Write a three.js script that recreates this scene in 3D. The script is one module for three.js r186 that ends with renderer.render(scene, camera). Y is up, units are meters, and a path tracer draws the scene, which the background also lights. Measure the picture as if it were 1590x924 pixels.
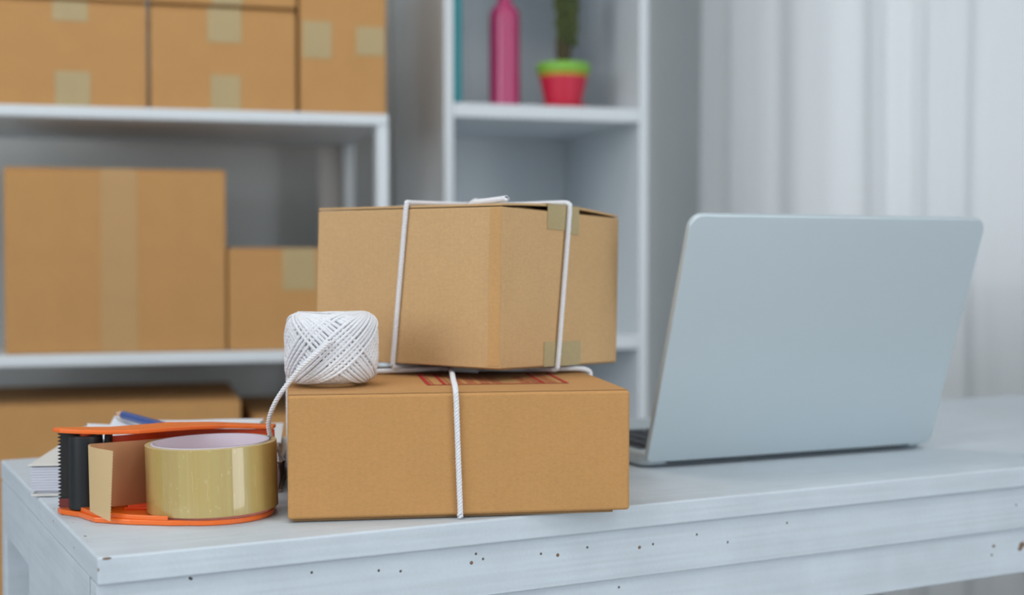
import * as THREE from 'three';
import { RoundedBoxGeometry } from 'three/addons/geometries/RoundedBoxGeometry.js';
import { mergeGeometries } from 'three/addons/utils/BufferGeometryUtils.js';
import { RectAreaLightUniformsLib } from 'three/addons/lights/RectAreaLightUniformsLib.js';

// ---------------------------------------------------------------- camera, light, exposure
const scene = new THREE.Scene();
const FOCAL = 2133, PITCH = Math.atan(62 / FOCAL), EYE = 0.94, TOP = 0.75;   // pixels, radians, metres; the table top is at 0.75 m
const camera = new THREE.PerspectiveCamera(2 * Math.atan(462 / FOCAL) * 180 / Math.PI, 1590 / 924, 0.05, 60);
camera.position.set(0, EYE, 0);
camera.rotation.x = -PITCH;
camera.focus = 0.99;
camera.userData.fStop = 4;
scene.add(camera);
const renderer = new THREE.WebGLRenderer({ antialias: true });
renderer.toneMapping = THREE.LinearToneMapping;
renderer.toneMappingExposure = 0.48;
renderer.shadowMap.enabled = true;
RectAreaLightUniformsLib.init();
scene.background = new THREE.Color().setRGB(2.0, 2.16, 2.26);               // flat overcast sky outside the windows

// the room is turned 15 degrees to the camera: u runs along the back wall to the right, v away from the camera
const A15 = 0.262, CU = Math.cos(A15), SU = Math.sin(A15);
const room = (u, y, v) => new THREE.Vector3(u * CU - v * SU, y, -(u * SU + v * CU));
const BACK = 2.55, RIGHT = 2.3, REAR = -2.8, LEFT = -2.4, CEIL = 2.7;
function daylight(u, y, v, w, h, turn, intensity) {
  const l = new THREE.RectAreaLight(new THREE.Color().setRGB(0.95, 0.98, 1.0), intensity, w, h);
  l.position.copy(room(u, y, v));
  l.rotation.y = A15 + turn;                                                   // shines along its own -z
  l.castShadow = true;
  scene.add(l);
}
daylight(RIGHT - 0.03, 1.2, -1.5, 1.8, 2.2, Math.PI / 2, 6.5);                // glazed door in the right wall
daylight(-0.9, 1.7, REAR + 0.03, 1.9, 1.5, Math.PI, 8.0);                     // window behind the camera
daylight(LEFT + 0.03, 1.7, -0.55, 2.0, 1.5, -Math.PI / 2, 8.2);               // window in the left wall
const PANELS = [[-0.9, -0.2], [0.9, -0.2], [0, 1.3]];                          // flush ceiling panels (u, v), 0.6 m square
for (const [u, v] of PANELS) {
  const l = new THREE.RectAreaLight(new THREE.Color().setRGB(1.0, 0.97, 0.93), 14, 0.56, 0.56);
  l.position.copy(room(u, CEIL - 0.035, v)); l.rotation.set(-Math.PI / 2, 0, A15, 'XYZ'); l.castShadow = true; scene.add(l);
}

// ---------------------------------------------------------------- helpers
let seed = 7;
const rnd = () => { seed = (seed * 1664525 + 1013904223) >>> 0; return seed / 4294967296; };
const rr = (a, b) => a + (b - a) * rnd();
const V = (x, y, z) => new THREE.Vector3(x, y, z);
const used = {};
function numbered(n) { const k = used[n] = (used[n] ?? -1) + 1; return k ? `${n}_${String(k).padStart(3, '0')}` : n; }
function tag(o, label, category, group) { o.userData.label = label; o.userData.category = category; if (group) o.userData.group = group; return o; }
function thing(name, label, category, pos, turn = 0, group) {
  const o = new THREE.Group(); o.name = numbered(name); o.position.copy(pos); o.rotation.y = turn; scene.add(o);
  return tag(o, label, category, group);
}
function part(name, geo, mat, parent, label) {
  const m = new THREE.Mesh(geo, mat); m.name = parent ? name : numbered(name); m.castShadow = m.receiveShadow = true; (parent ?? scene).add(m);
  if (label) m.userData.label = label;
  return m;
}
function struct(name, geo, mat, parent) { const m = part(name, geo, mat, parent); if (!parent) m.userData.kind = 'structure'; return m; }
// a pixel of the photograph at a distance (metres in front of the camera) or on a level, as a point of the world
function ray(px, py) {
  const x = (px - 795) / FOCAL, y = -(py - 462) / FOCAL, c = Math.cos(PITCH), s = Math.sin(PITCH);
  return V(x, y * c - s, -(c + y * s));
}
const at = (px, py, depth) => { const d = ray(px, py); return d.multiplyScalar(-depth / d.z).add(V(0, EYE, 0)); };
const onLevel = (px, py, y) => { const d = ray(px, py); return d.multiplyScalar((y - EYE) / d.y).add(V(0, EYE, 0)); };

function metreUV(geo, off = 0) {                                               // uv in metres from the dominant face direction
  const g = geo.index ? geo.toNonIndexed() : geo, p = g.attributes.position, n = g.attributes.normal, uv = new Float32Array(p.count * 2);
  for (let t = 0; t < p.count; t += 3) {
    let ax = 0, ay = 0, az = 0;
    for (let k = 0; k < 3; k++) { ax += Math.abs(n.getX(t + k)); ay += Math.abs(n.getY(t + k)); az += Math.abs(n.getZ(t + k)); }
    for (let k = 0; k < 3; k++) {
      const i = t + k, x = p.getX(i), y = p.getY(i), z = p.getZ(i);
      const [a, b] = ay >= ax && ay >= az ? [x, z] : ax >= az ? [z, y] : [x, y];
      uv[2 * i] = a + off; uv[2 * i + 1] = b + off * 0.7;
    }
  }
  g.setAttribute('uv', new THREE.BufferAttribute(uv, 2));
  return g;
}
function box(x0, x1, y0, y1, z0, z1, r = 0.001, seg = 2) {
  const w = x1 - x0, h = y1 - y0, d = z1 - z0, q = Math.min(r, w / 2.2, h / 2.2, d / 2.2);
  const g = new RoundedBoxGeometry(w, h, d, seg, q);
  g.translate((x0 + x1) / 2, (y0 + y1) / 2, (z0 + z1) / 2);
  return metreUV(g, rnd());
}
const merge = (list) => mergeGeometries(list.map((g) => { const h = g.index ? g.toNonIndexed() : g; for (const k of Object.keys(h.attributes)) if (!['position', 'normal', 'uv'].includes(k)) h.deleteAttribute(k); return h; }));
// flat outline (x, z seen from above) made into a plate of a thickness, its underside at y
function plate(pts, y, t, bevel = 0.0006, smooth = false) {
  const s = new THREE.Shape();
  if (smooth) { s.moveTo(pts[0][0], -pts[0][1]); s.splineThru(pts.slice(1).map((p) => new THREE.Vector2(p[0], -p[1]))); } else pts.forEach((p, i) => (i ? s.lineTo(p[0], -p[1]) : s.moveTo(p[0], -p[1])));
  const g = new THREE.ExtrudeGeometry(s, { depth: t - 2 * bevel, bevelEnabled: bevel > 0, bevelSize: bevel, bevelThickness: bevel, bevelOffset: -bevel, bevelSegments: 2, curveSegments: 24 });
  g.translate(0, 0, bevel); g.rotateX(-Math.PI / 2); g.translate(0, y, 0);
  return metreUV(g);
}
// upright band of a thickness along a plan curve (x, z)
function band(pts, y, h, t) {
  const c = new THREE.CatmullRomCurve3(pts.map((p) => V(p[0], 0, p[1]))), n = 48, L = [], Rr = [];
  for (let i = 0; i <= n; i++) { const p = c.getPoint(i / n), d = c.getTangent(i / n); L.push([p.x - d.z * t / 2, p.z + d.x * t / 2]); Rr.unshift([p.x + d.z * t / 2, p.z - d.x * t / 2]); }
  return plate([...L, ...Rr], y, h, 0.0003);
}
function tube(pts, r, seg, radial = 8, closed = false, tension = 0.5) {
  const c = new THREE.CatmullRomCurve3(pts, closed, 'catmullrom', tension), g = new THREE.TubeGeometry(c, seg, r, radial, closed), L = c.getLength(), uv = g.attributes.uv;
  for (let i = 0; i < uv.count; i++) uv.setX(i, uv.getX(i) * L);
  return g;
}
// laid twine: three plies turning about a centre line
function rope(pts, R, pitch = 0.0075, closed = false, tension = 0.5) {
  const c = new THREE.CatmullRomCurve3(pts, closed, 'catmullrom', tension), L = c.getLength(), n = Math.ceil(L / pitch * 9), fr = c.computeFrenetFrames(n, closed), turns = Math.round(L / pitch), out = [];
  for (let k = 0; k < 3; k++) {
    const q = [];
    for (let i = 0; i <= n; i++) {
      const p = c.getPointAt(i / n), a = i / n * turns * 2 * Math.PI + k * 2.0944;
      q.push(p.clone().addScaledVector(fr.normals[i], Math.cos(a) * R * 0.5).addScaledVector(fr.binormals[i], Math.sin(a) * R * 0.5));
    }
    if (closed) q.pop();
    out.push(tube(q, R * 0.56, n, 6, closed));
  }
  return merge(out);
}
const lathe = (pts, seg = 64) => new THREE.LatheGeometry(pts.map((p) => new THREE.Vector2(p[0], p[1])), seg);

// ---------------------------------------------------------------- textures and materials
function lattice(n, s) { let q = s; const a = new Float32Array(n * n); for (let i = 0; i < n * n; i++) { q = (q * 1664525 + 1013904223) >>> 0; a[i] = q / 4294967296; } return a; }
function noiseTile(N, cx, cy, s) {                                             // tileable value noise with cx by cy cells
  const n = Math.max(cx, cy), l = lattice(n, s), out = new Float32Array(N * N), sm = (t) => t * t * (3 - 2 * t);
  for (let y = 0; y < N; y++) for (let x = 0; x < N; x++) {
    const fx = x / N * cx, fy = y / N * cy, ix = Math.floor(fx), iy = Math.floor(fy), tx = sm(fx - ix), ty = sm(fy - iy);
    const g = (i, j) => l[(j % cy) * n + (i % cx)];
    out[y * N + x] = (g(ix, iy) * (1 - tx) + g(ix + 1, iy) * tx) * (1 - ty) + (g(ix, iy + 1) * (1 - tx) + g(ix + 1, iy + 1) * tx) * ty;
  }
  return out;
}
function dataTex(N, fn, repeat, srgb = false) {
  const d = new Uint8Array(N * N * 4);
  for (let y = 0; y < N; y++) for (let x = 0; x < N; x++) { const c = fn(x, y, y * N + x), o = (y * N + x) * 4; for (let k = 0; k < 3; k++) d[o + k] = Math.max(0, Math.min(255, c[k])); d[o + 3] = 255; }
  const t = new THREE.DataTexture(d, N, N); t.wrapS = t.wrapT = THREE.RepeatWrapping; t.magFilter = THREE.LinearFilter; t.minFilter = THREE.LinearFilter;
  t.repeat.set(repeat[0], repeat[1]); if (srgb) t.colorSpace = THREE.SRGBColorSpace; t.needsUpdate = true;
  return t;
}
const N = 512;
const nA = noiseTile(N, 256, 256, 3), nB = noiseTile(N, 64, 160, 5), nC = noiseTile(N, 6, 6, 9), nD = noiseTile(N, 160, 24, 12), nE = noiseTile(N, 24, 24, 21);
// kraft board: fine fibre, faint fluting, a few dark flecks; tile 0.16 m
const kraftTex = dataTex(N, (x, y, i) => {
  let v = 1 + (nA[i] - 0.5) * 0.045 + (nB[i] - 0.5) * 0.035 + (nC[i] - 0.5) * 0.02 + Math.sin(x / N * 2 * Math.PI * 32) * 0.003;
  if (nA[i] > 0.992) v *= 0.82;
  return [244 * v, 241 * v, 236 * v];
}, [6.25, 6.25], true);
// brushed white paint over wood: streaks along u, drips and thin places; tile 0.4 m
const paintTex = dataTex(N, (x, y, i) => {
  const streak = (nF(x, y) - 0.5) * 0.035 + (nC[i] - 0.5) * 0.03 + (nE[i] - 0.5) * 0.025 + (nA[i] - 0.5) * 0.015;
  const v = 1 + streak;
  return [240 * v, 241 * v, 243 * v];
}, [2.5, 2.5], true);
function nF(x, y) { nF.n ??= noiseTile(N, 5, 170, 31); return nF.n[y * N + x]; }
const paintBump = dataTex(N, (x, y, i) => { const v = 128 + (nF(x, y) - 0.5) * 150 + (nA[i] - 0.5) * 50; return [v, v, v]; }, [2.5, 2.5]);
const twistBump = dataTex(64, (x, y) => { const v = 128 + 120 * Math.abs(Math.sin((x / 64 + y / 64) * Math.PI)); return [v, v, v]; }, [260, 2]);
const col = (r, g, b) => new THREE.Color().setRGB(r, g, b);
const std = (c, rough, more = {}) => new THREE.MeshStandardMaterial({ color: c, roughness: rough, ...more });
const phy = (c, rough, more = {}) => new THREE.MeshPhysicalMaterial({ color: c, roughness: rough, ...more });
const KRAFT = [0.54, 0.288, 0.103];
const M = {
  kraft: std(col(...KRAFT), 0.82, { map: kraftTex }),
  kraftPale: std(col(0.63, 0.41, 0.205), 0.82, { map: kraftTex }),
  kraftDeep: std(col(0.565, 0.308, 0.116), 0.85, { map: kraftTex }),
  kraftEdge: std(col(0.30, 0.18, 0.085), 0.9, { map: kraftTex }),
  packTape: phy(col(0.48, 0.385, 0.20), 0.3, { map: kraftTex, clearcoat: 0.35, clearcoatRoughness: 0.25 }),
  packTapeThin: phy(col(0.54, 0.325, 0.135), 0.5, { map: kraftTex, clearcoat: 0.2, clearcoatRoughness: 0.3 }),
  packTapeFar: phy(col(0.49, 0.375, 0.19), 0.4, { map: kraftTex, clearcoat: 0.35, clearcoatRoughness: 0.25 }),
  paint: std(col(0.62, 0.69, 0.745), 0.55, { map: paintTex, bumpMap: paintBump, bumpScale: 0.0002 }),
  chip: std(col(0.20, 0.13, 0.085), 0.9), nail: std(col(0.10, 0.10, 0.10), 0.7),
  wall: std(col(0.56, 0.585, 0.59), 0.9), ceiling: std(col(0.80, 0.81, 0.81), 0.9), floor: std(col(0.42, 0.42, 0.43), 0.5, { map: paintTex }),
  rack: std(col(0.70, 0.75, 0.79), 0.45), rackDark: std(col(0.52, 0.5, 0.48), 0.6),
  twine: std(col(0.74, 0.75, 0.79), 0.92), twineBump: std(col(0.74, 0.75, 0.79), 0.92, { bumpMap: twistBump, bumpScale: 0.0005 }),
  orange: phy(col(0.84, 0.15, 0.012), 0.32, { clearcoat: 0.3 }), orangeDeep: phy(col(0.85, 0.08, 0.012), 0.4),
  black: std(col(0.007, 0.009, 0.012), 0.42), blackMatt: std(col(0.007, 0.007, 0.007), 0.6),
  paper: std(col(0.72, 0.76, 0.83), 0.85), paperWarm: std(col(0.70, 0.70, 0.70), 0.8), pages: std(col(0.62, 0.64, 0.73), 0.9), cover: std(col(0.66, 0.65, 0.63), 0.6),
  alu: phy(col(0.53, 0.61, 0.655), 0.42, { metalness: 0.35 }), screen: phy(col(0.01, 0.01, 0.012), 0.1), keys: std(col(0.03, 0.035, 0.045), 0.5),
  core: std(col(0.66, 0.62, 0.72), 0.85), coreEdge: std(col(0.7, 0.66, 0.66), 0.85),
  blue: phy(col(0.015, 0.055, 0.25), 0.35, { clearcoat: 0.5 }), wood: std(col(0.62, 0.40, 0.26), 0.7), lead: std(col(0.06, 0.06, 0.08), 0.5),
  curtain: phy(col(0.86, 0.88, 0.9), 0.95, { transmission: 0.5, thickness: 0, side: THREE.DoubleSide }),
  lamp: std(col(0.8, 0.8, 0.8), 0.6, { emissive: col(1, 0.97, 0.93), emissiveIntensity: 2 }),
  glass: phy(col(1, 1, 1), 0.02, { transmission: 1, thickness: 0 }),
  teal: std(col(0.01, 0.22, 0.26), 0.5), pinkGlass: phy(col(0.75, 0.10, 0.30), 0.12, { transmission: 0.45, thickness: 0 }), cap: std(col(0.6, 0.1, 0.25), 0.4),
  potRed: std(col(0.62, 0.02, 0.06), 0.45), potGreen: std(col(0.22, 0.50, 0.06), 0.5), potYellow: std(col(0.65, 0.42, 0.04), 0.5), soil: std(col(0.05, 0.035, 0.02), 0.95),
};

// ---------------------------------------------------------------- the room
function placed(m) { m.rotation.y = A15; return m; }                           // turns local x, -z to u, v about the camera's foot
function wallWithHole(w0, w1, h, holes, t) {
  const s = new THREE.Shape(); s.moveTo(w0, 0); s.lineTo(w1, 0); s.lineTo(w1, h); s.lineTo(w0, h); s.closePath();
  for (const [a, b, c, d] of holes) { const p = new THREE.Path(); p.moveTo(a, c); p.lineTo(a, d); p.lineTo(b, d); p.lineTo(b, c); p.closePath(); s.holes.push(p); }
  return new THREE.ExtrudeGeometry(s, { depth: t, bevelEnabled: false });
}
const T = 0.14;
placed(struct('floor', new THREE.BoxGeometry(RIGHT - LEFT + 2 * T, 0.1, BACK - REAR + 2 * T).translate((RIGHT + LEFT) / 2, -0.05, -(BACK + REAR) / 2), M.floor));
placed(struct('ceiling', new THREE.BoxGeometry(RIGHT - LEFT + 2 * T, 0.1, BACK - REAR + 2 * T).translate((RIGHT + LEFT) / 2, CEIL + 0.05, -(BACK + REAR) / 2), M.ceiling));
const W1 = [1.2, 2.2, 0.83, 2.45], W2 = [-2.4, -0.6, 0.08, 2.35], W3 = [-1.85, 0.05, 0.95, 2.45], W4 = [-1.55, 0.45, 0.95, 2.45];
placed(struct('wall_back', wallWithHole(LEFT - T, RIGHT + T, CEIL, [W1], T).translate(0, 0, -BACK - T), M.wall));
placed(struct('wall_rear', wallWithHole(LEFT - T, RIGHT + T, CEIL, [W3], T).translate(0, 0, -REAR), M.wall));
placed(struct('wall_right', wallWithHole(REAR, BACK, CEIL, [W2], T).rotateY(Math.PI / 2).translate(RIGHT, 0, 0), M.wall));
placed(struct('wall_left', wallWithHole(REAR, BACK, CEIL, [W4], T).rotateY(Math.PI / 2).translate(LEFT - T, 0, 0), M.wall));
function windowUnit(name, [a, b, c, d], place) {
  const g = new THREE.Group(); g.name = name; g.userData.kind = 'structure'; scene.add(g); place(g);
  const f = [box(a, b, c, c + 0.05, -0.03, 0.03), box(a, b, d - 0.05, d, -0.03, 0.03), box(a, a + 0.05, c + 0.05, d - 0.05, -0.03, 0.03), box(b - 0.05, b, c + 0.05, d - 0.05, -0.03, 0.03), box((a + b) / 2 - 0.025, (a + b) / 2 + 0.025, c + 0.05, d - 0.05, -0.025, 0.025)];
  part('window_frame', merge(f), M.rack, g);
  for (const [p, q] of [[a + 0.05, (a + b) / 2 - 0.025], [(a + b) / 2 + 0.025, b - 0.05]]) part('pane', new THREE.PlaneGeometry(q - p, d - c - 0.1).translate((p + q) / 2, (c + d) / 2, 0), M.glass, g);
}
windowUnit('window_1', W1, (g) => { g.rotation.y = A15; g.position.copy(room(0, 0, BACK + T * 0.7)); });
windowUnit('window_2', W2, (g) => { g.rotation.y = A15 + Math.PI / 2; g.position.copy(room(RIGHT + T * 0.7, 0, 0)); });
windowUnit('window_3', W3, (g) => { g.rotation.y = A15; g.position.copy(room(0, 0, REAR - T * 0.7)); });

windowUnit('window_4', W4, (g) => { g.rotation.y = A15 + Math.PI / 2; g.position.copy(room(LEFT - T * 0.7, 0, 0)); });
PANELS.forEach(([u, v], i) => {
  const o = thing('ceiling_light', ['square ceiling light panel nearest the left window', 'square ceiling light panel nearest the right window', 'square ceiling light panel above the table'][i], 'light', room(u, CEIL, v), A15, 'ceiling light panels');
  part('frame', merge([box(-0.3, 0.3, -0.02, -0.0005, 0.285, 0.3), box(-0.3, 0.3, -0.02, -0.0005, -0.3, -0.285), box(-0.3, -0.285, -0.02, -0.0005, -0.285, 0.285), box(0.285, 0.3, -0.02, -0.0005, -0.285, 0.285)]), M.rack, o);
  part('diffuser', box(-0.285, 0.285, -0.016, -0.001, -0.285, 0.285), M.lamp, o);
});

// sheer curtain in front of the back window
{
  const u0 = 1.02, u1 = 2.22, g = new THREE.PlaneGeometry(u1 - u0, 2.42, 420, 6), p = g.attributes.position;
  for (let i = 0; i < p.count; i++) {
    const u = p.getX(i) + (u1 - u0) / 2, y = p.getY(i);
    const ph = u * 46 + Math.sin(u * 13) * 1.4 + 0.15 * Math.sin(y * 2 + u * 5);
    p.setZ(i, 0.014 * Math.sin(ph) + 0.004 * Math.sin(ph * 2.3 + 1) + 0.006 * Math.sin(y * 3 + u * 9));
  }
  g.computeVertexNormals();
  const o = thing('curtain', 'long sheer white curtain hanging in soft folds before the bright window', 'curtain', room((u0 + u1) / 2, 0, 2.43), A15);
  part('curtain_cloth', g.translate(0, 1.24, 0), M.curtain, o);
  const rod = new THREE.CylinderGeometry(0.012, 0.012, 1.36, 16).rotateZ(Math.PI / 2).translate(0, 2.47, 0);
  part('rod', rod, M.rack, o);
}

// ---------------------------------------------------------------- white table
const TABLE_TURN = 0.478;
const corner = onLevel(151, 866, TOP);
const table = thing('table', 'white painted wooden table with a thick plank top and stepped apron', 'table', V(corner.x, 0, corner.z), TABLE_TURN);
{
  const Lx = 1.75, D = 0.475, y = TOP;
  part('plank', box(0, Lx, y - 0.0185, y, -0.2435, 0, 0.002, 3), M.paint, table);
  part('plank', box(0.0003, Lx, y - 0.0185, y - 0.0002, -D, -0.2443, 0.002, 3), M.paint, table);
  part('apron_board', box(0.0003, Lx - 0.01, y - 0.057, y - 0.0187, -0.026, -0.005, 0.0008), M.paint, table);
  part('apron_board', box(0.0003, Lx - 0.01, y - 0.099, y - 0.0572, -0.032, -0.009, 0.0008), M.paint, table);
  part('apron_board', box(0.02, Lx - 0.01, y - 0.099, y - 0.0187, -D + 0.012, -D + 0.032, 0.002), M.paint, table, 'rear apron board');
  part('end_rail', box(0.0005, 0.021, y - 0.066, y - 0.0187, -D + 0.03, -0.3003, 0.001), M.paint, table);
  part('leg', box(0.0003, 0.03, 0, y - 0.0187, -0.30, -0.0323, 0.001), M.paint, table, 'broad board leg');
  part('leg', box(0.0005, 0.06, 0, y - 0.0187, -D + 0.002, -D + 0.028, 0.002), M.paint, table);
  part('leg', box(Lx - 0.07, Lx - 0.01, 0, y - 0.0995, -0.08, -0.02, 0.002), M.paint, table);
  part('leg', box(Lx - 0.07, Lx - 0.01, 0, y - 0.0995, -D + 0.034, -D + 0.094, 0.002), M.paint, table);
  // nail heads and knocks in the apron, read off the photograph: pixel, board plane
  const inv = new THREE.Matrix4().makeRotationY(-TABLE_TURN);
  const onFront = (px, py, z) => {                                             // point of the board whose face is z behind the front edge
    const d = ray(px, py).applyMatrix4(inv), o = V(-corner.x, EYE, -corner.z).applyMatrix4(inv); o.y = EYE;
    return o.addScaledVector(d, (z - o.z) / d.z);
  };
  const spots = [[484, 889, 0], [588, 886, 0], [622, 887, 0], [739, 860, 0], [732, 874, 1], [750, 868, 0], [840, 860, 0], [866, 862, 1], [912, 850, 0], [993, 850, 1], [1014, 845, 0], [1082, 830, 0], [1130, 842, 0], [1222, 812, 0], [961, 912, 0], [295, 898, 0], [297, 899, 0], [1578, 784, 0]];
  for (const [px, py, brown] of spots) {
    const low = onFront(px, py, -0.005).y < TOP - 0.0575, p = onFront(px, py, low ? -0.009 : -0.005);
    part(brown ? 'paint_chip' : 'nail_head', new THREE.SphereGeometry(brown ? 0.0014 : 0.001, 8, 6).scale(1, 1, 0.35).translate(p.x, p.y, p.z), brown ? M.chip : M.nail, table);
  }
  for (const [px, py, s] of [[1543, 848, 0.004], [1540, 862, 0.003], [1587, 846, 0.008], [1584, 852, 0.006], [1514, 741, 0.004]]) {
    const p = onFront(px, py, py > 800 ? -0.009 : 0);
    if (py > 800) part('paint_chip', new THREE.SphereGeometry(s / 2, 10, 6).scale(1, 0.7, 0.12).translate(p.x, p.y, p.z), M.chip, table);
  }
  // bare wood where the paint has flaked along the left edge
  const flakes = [];
  for (let i = 0; i < 60; i++) {
    const k = rr(0.05, 0.19), s = rr(0.0003, 0.0009) * (i % 7 ? 1 : 1.6), side = i % 3;
    const g = new THREE.IcosahedronGeometry(s, 0);
    if (side) g.scale(0.25, 1, 1.3).translate(0.0002, TOP - 0.004 - Math.abs(rr(-0.008, 0.008)) , -k); else g.scale(1.2, 0.25, 1.2).translate(0.003 + rr(0, 0.004), TOP - 0.0001, -k);
    flakes.push(g);
  }
  flakes.push(new THREE.IcosahedronGeometry(0.002, 1).scale(1.6, 0.4, 0.7).translate(0.006, TOP - 0.0012, -0.0006), new THREE.IcosahedronGeometry(0.0015, 1).scale(0.5, 1.2, 0.6).translate(0.001, TOP - 0.008, -0.001));
  const f = part('flaked_paint', merge(flakes), M.chip, table, 'tiny brown flaked spots along the left edge'); f.userData.kind = 'stuff';
}

// ---------------------------------------------------------------- cartons
// a carton whose local box runs x 0..w, y 0..h, z 0..-d, with flaps on top
function carton(name, label, group, pos, turn, [w, h, d], mat, strips = []) {
  const o = thing(name, label, 'box', pos, turn, group);
  part('body', box(0, w, 0, h - 0.0034, -d, 0, 0.003), mat, o);
  part('flap', box(0.001, w - 0.001, h - 0.0033, h, -d / 2 + 0.0008, -0.001, 0.0014), mat, o);
  part('flap', box(0.001, w - 0.001, h - 0.0033, h, -d + 0.001, -d / 2 - 0.0008, 0.0014), mat, o);
  for (const [x0, x1, y0, y1] of strips) part('tape_strip', box(x0, x1, y0, y1, 0.0001, 0.0007, 0.0002, 1), y1 - y0 > 0.15 ? M.packTapeThin : M.packTapeFar, o);
  return o;
}

// shelving rack: front line in the room frame
const RU = 0.358, RV = 2.051, UP_Y = 1.1555, LO_Y = 0.802, BO_Y = 0.447;
const rackFront = (u, y, dv = 0) => room(RU + u, y, RV + dv);
{
  const o = thing('shelf_rack', 'white open shelf rack against the wall holding cardboard boxes', 'shelf', rackFront(0, 0, 0), A15);
  for (const y of [UP_Y, LO_Y, BO_Y]) part('shelf_board', box(-1.3, 0, y - 0.017, y, -0.38, 0, 0.003), M.rack, o);
  for (const [x, z] of [[-0.018, -0.03], [-0.018, -0.375], [-1.318, -0.03], [-1.318, -0.375]]) part('post', box(x, x + 0.018, 0, UP_Y - 0.0175, z, z + 0.03, 0.002), M.rack, o);
  part('back_rail', box(-0.058, -0.0185, 0, UP_Y - 0.0175, -0.384, -0.376, 0.001), M.rackDark, o);
}
const uAt = (px) => { const t = (px - 795) / FOCAL, o = rackFront(0, 0), k = V(CU, 0, -SU); return (t * -o.z - o.x) / (k.x + t * k.z); };   // place along the rack's front that shows at this column
const R0 = 0.012;                                                              // boxes stand this far back from the shelf's edge
const hAt = (u, py, base) => { const p = rackFront(u, 0, R0); return EYE + (400 - py) / FOCAL * -p.z - base; };
function shelfBox(label, x0, x1, topPx, base, depth, mat, strips = []) {
  const a = uAt(x0), b = uAt(x1), h = typeof topPx === 'number' && topPx > 5 ? hAt((a + b) / 2, topPx, base) : -topPx;
  return carton('cardboard_box', label, 'cardboard boxes on the rack', rackFront(a, base, R0), A15, [b - a, h, depth], mat, strips.map(([p, q, r, s]) => {
    const y = (v) => hAt((uAt(p) + uAt(q)) / 2, v, base); return [uAt(p) - a, uAt(q) - a, Math.max(0.001, y(s)), Math.min(h - 0.001, y(r))];
  }));
}
const TIER = UP_Y + 0.0002;
const hA = hAt(uAt(116), 4, TIER), hB = hAt(uAt(350), 15, TIER);
shelfBox('wide kraft box at the left end of the upper shelf with two tape patches', -40, 231, -hA, TIER, 0.3, M.kraftDeep, [[84, 140, -10, 35], [87, 143, 112, 170]]);
shelfBox('kraft box on the upper shelf in the middle of its row with pale tape', 236, 463, -hB, TIER, 0.3, M.kraftDeep, [[325, 378, 10, 68], [330, 376, 118, 180]]);
shelfBox('tall kraft box at the right end of the upper shelf with two tape patches', 468, 603, -0.33, TIER, 0.3, M.kraftDeep, [[473, 518, 35, 92], [556, 600, 44, 88]]);
shelfBox('kraft box stacked above the left box of the upper shelf, cut by the picture edge', -40, 230, -0.16, TIER + hA + 0.003, 0.28, M.kraftDeep);
shelfBox('kraft box stacked on the middle box of the upper shelf with tape at its foot', 235, 464, -0.16, TIER + hB + 0.004, 0.28, M.kraftDeep, [[332, 380, -60, 40]]);
shelfBox('large square kraft box on the middle shelf with a full tape strip down its front', 5, 352, 262, LO_Y + 0.0002, 0.3, M.kraftDeep, [[156, 214, 250, 600]]);
shelfBox('low kraft box on the middle shelf right of the large taped box', 355, 512, 385, LO_Y + 0.0002, 0.3, M.kraftDeep, [[440, 492, 380, 450]]);
shelfBox('long kraft box on the bottom shelf behind the orange dispenser', -40, 374, 626, BO_Y + 0.0002, 0.3, M.kraftDeep);
shelfBox('small kraft box on the bottom shelf partly hidden by the twine and parcels', 392, 520, 645, BO_Y + 0.0002, 0.3, M.kraftDeep);

// ---------------------------------------------------------------- white bookcase with bottle and cactus
const CASE_TURN = 0.30, caseAt = at(690, 400, 2.2);
const bc = thing('bookcase', 'tall white cube bookcase beside the curtain holding a cactus pot', 'bookcase', V(caseAt.x, 0, caseAt.z), CASE_TURN);
const CW = 0.352, CD = 0.38, CY = EYE + (400 - 161) / FOCAL * 2.215;
{
  const t = 0.016;
  part('side_panel', box(0, t, 0, 2, -CD, 0, 0.002), M.rack, bc);
  part('side_panel', box(CW - t, CW, 0, 2, -CD, 0, 0.002), M.rack, bc);
  part('back_panel', box(t, CW - t, 0.02, 1.98, -CD, -CD + 0.006, 0.001), M.rack, bc);
  for (const y of [0.06, 0.43, 0.81, CY, CY + 0.36, 1.995]) part('shelf_board', box(t + 0.0002, CW - t - 0.0002, y - 0.023, y, -CD + 0.0065, 0, 0.002), M.rack, bc);
}
const inCase = (x, z) => { const c = Math.cos(CASE_TURN), s = Math.sin(CASE_TURN); return V(caseAt.x + x * c + z * s, CY + 0.0003, caseAt.z - x * s + z * c); };
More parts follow.
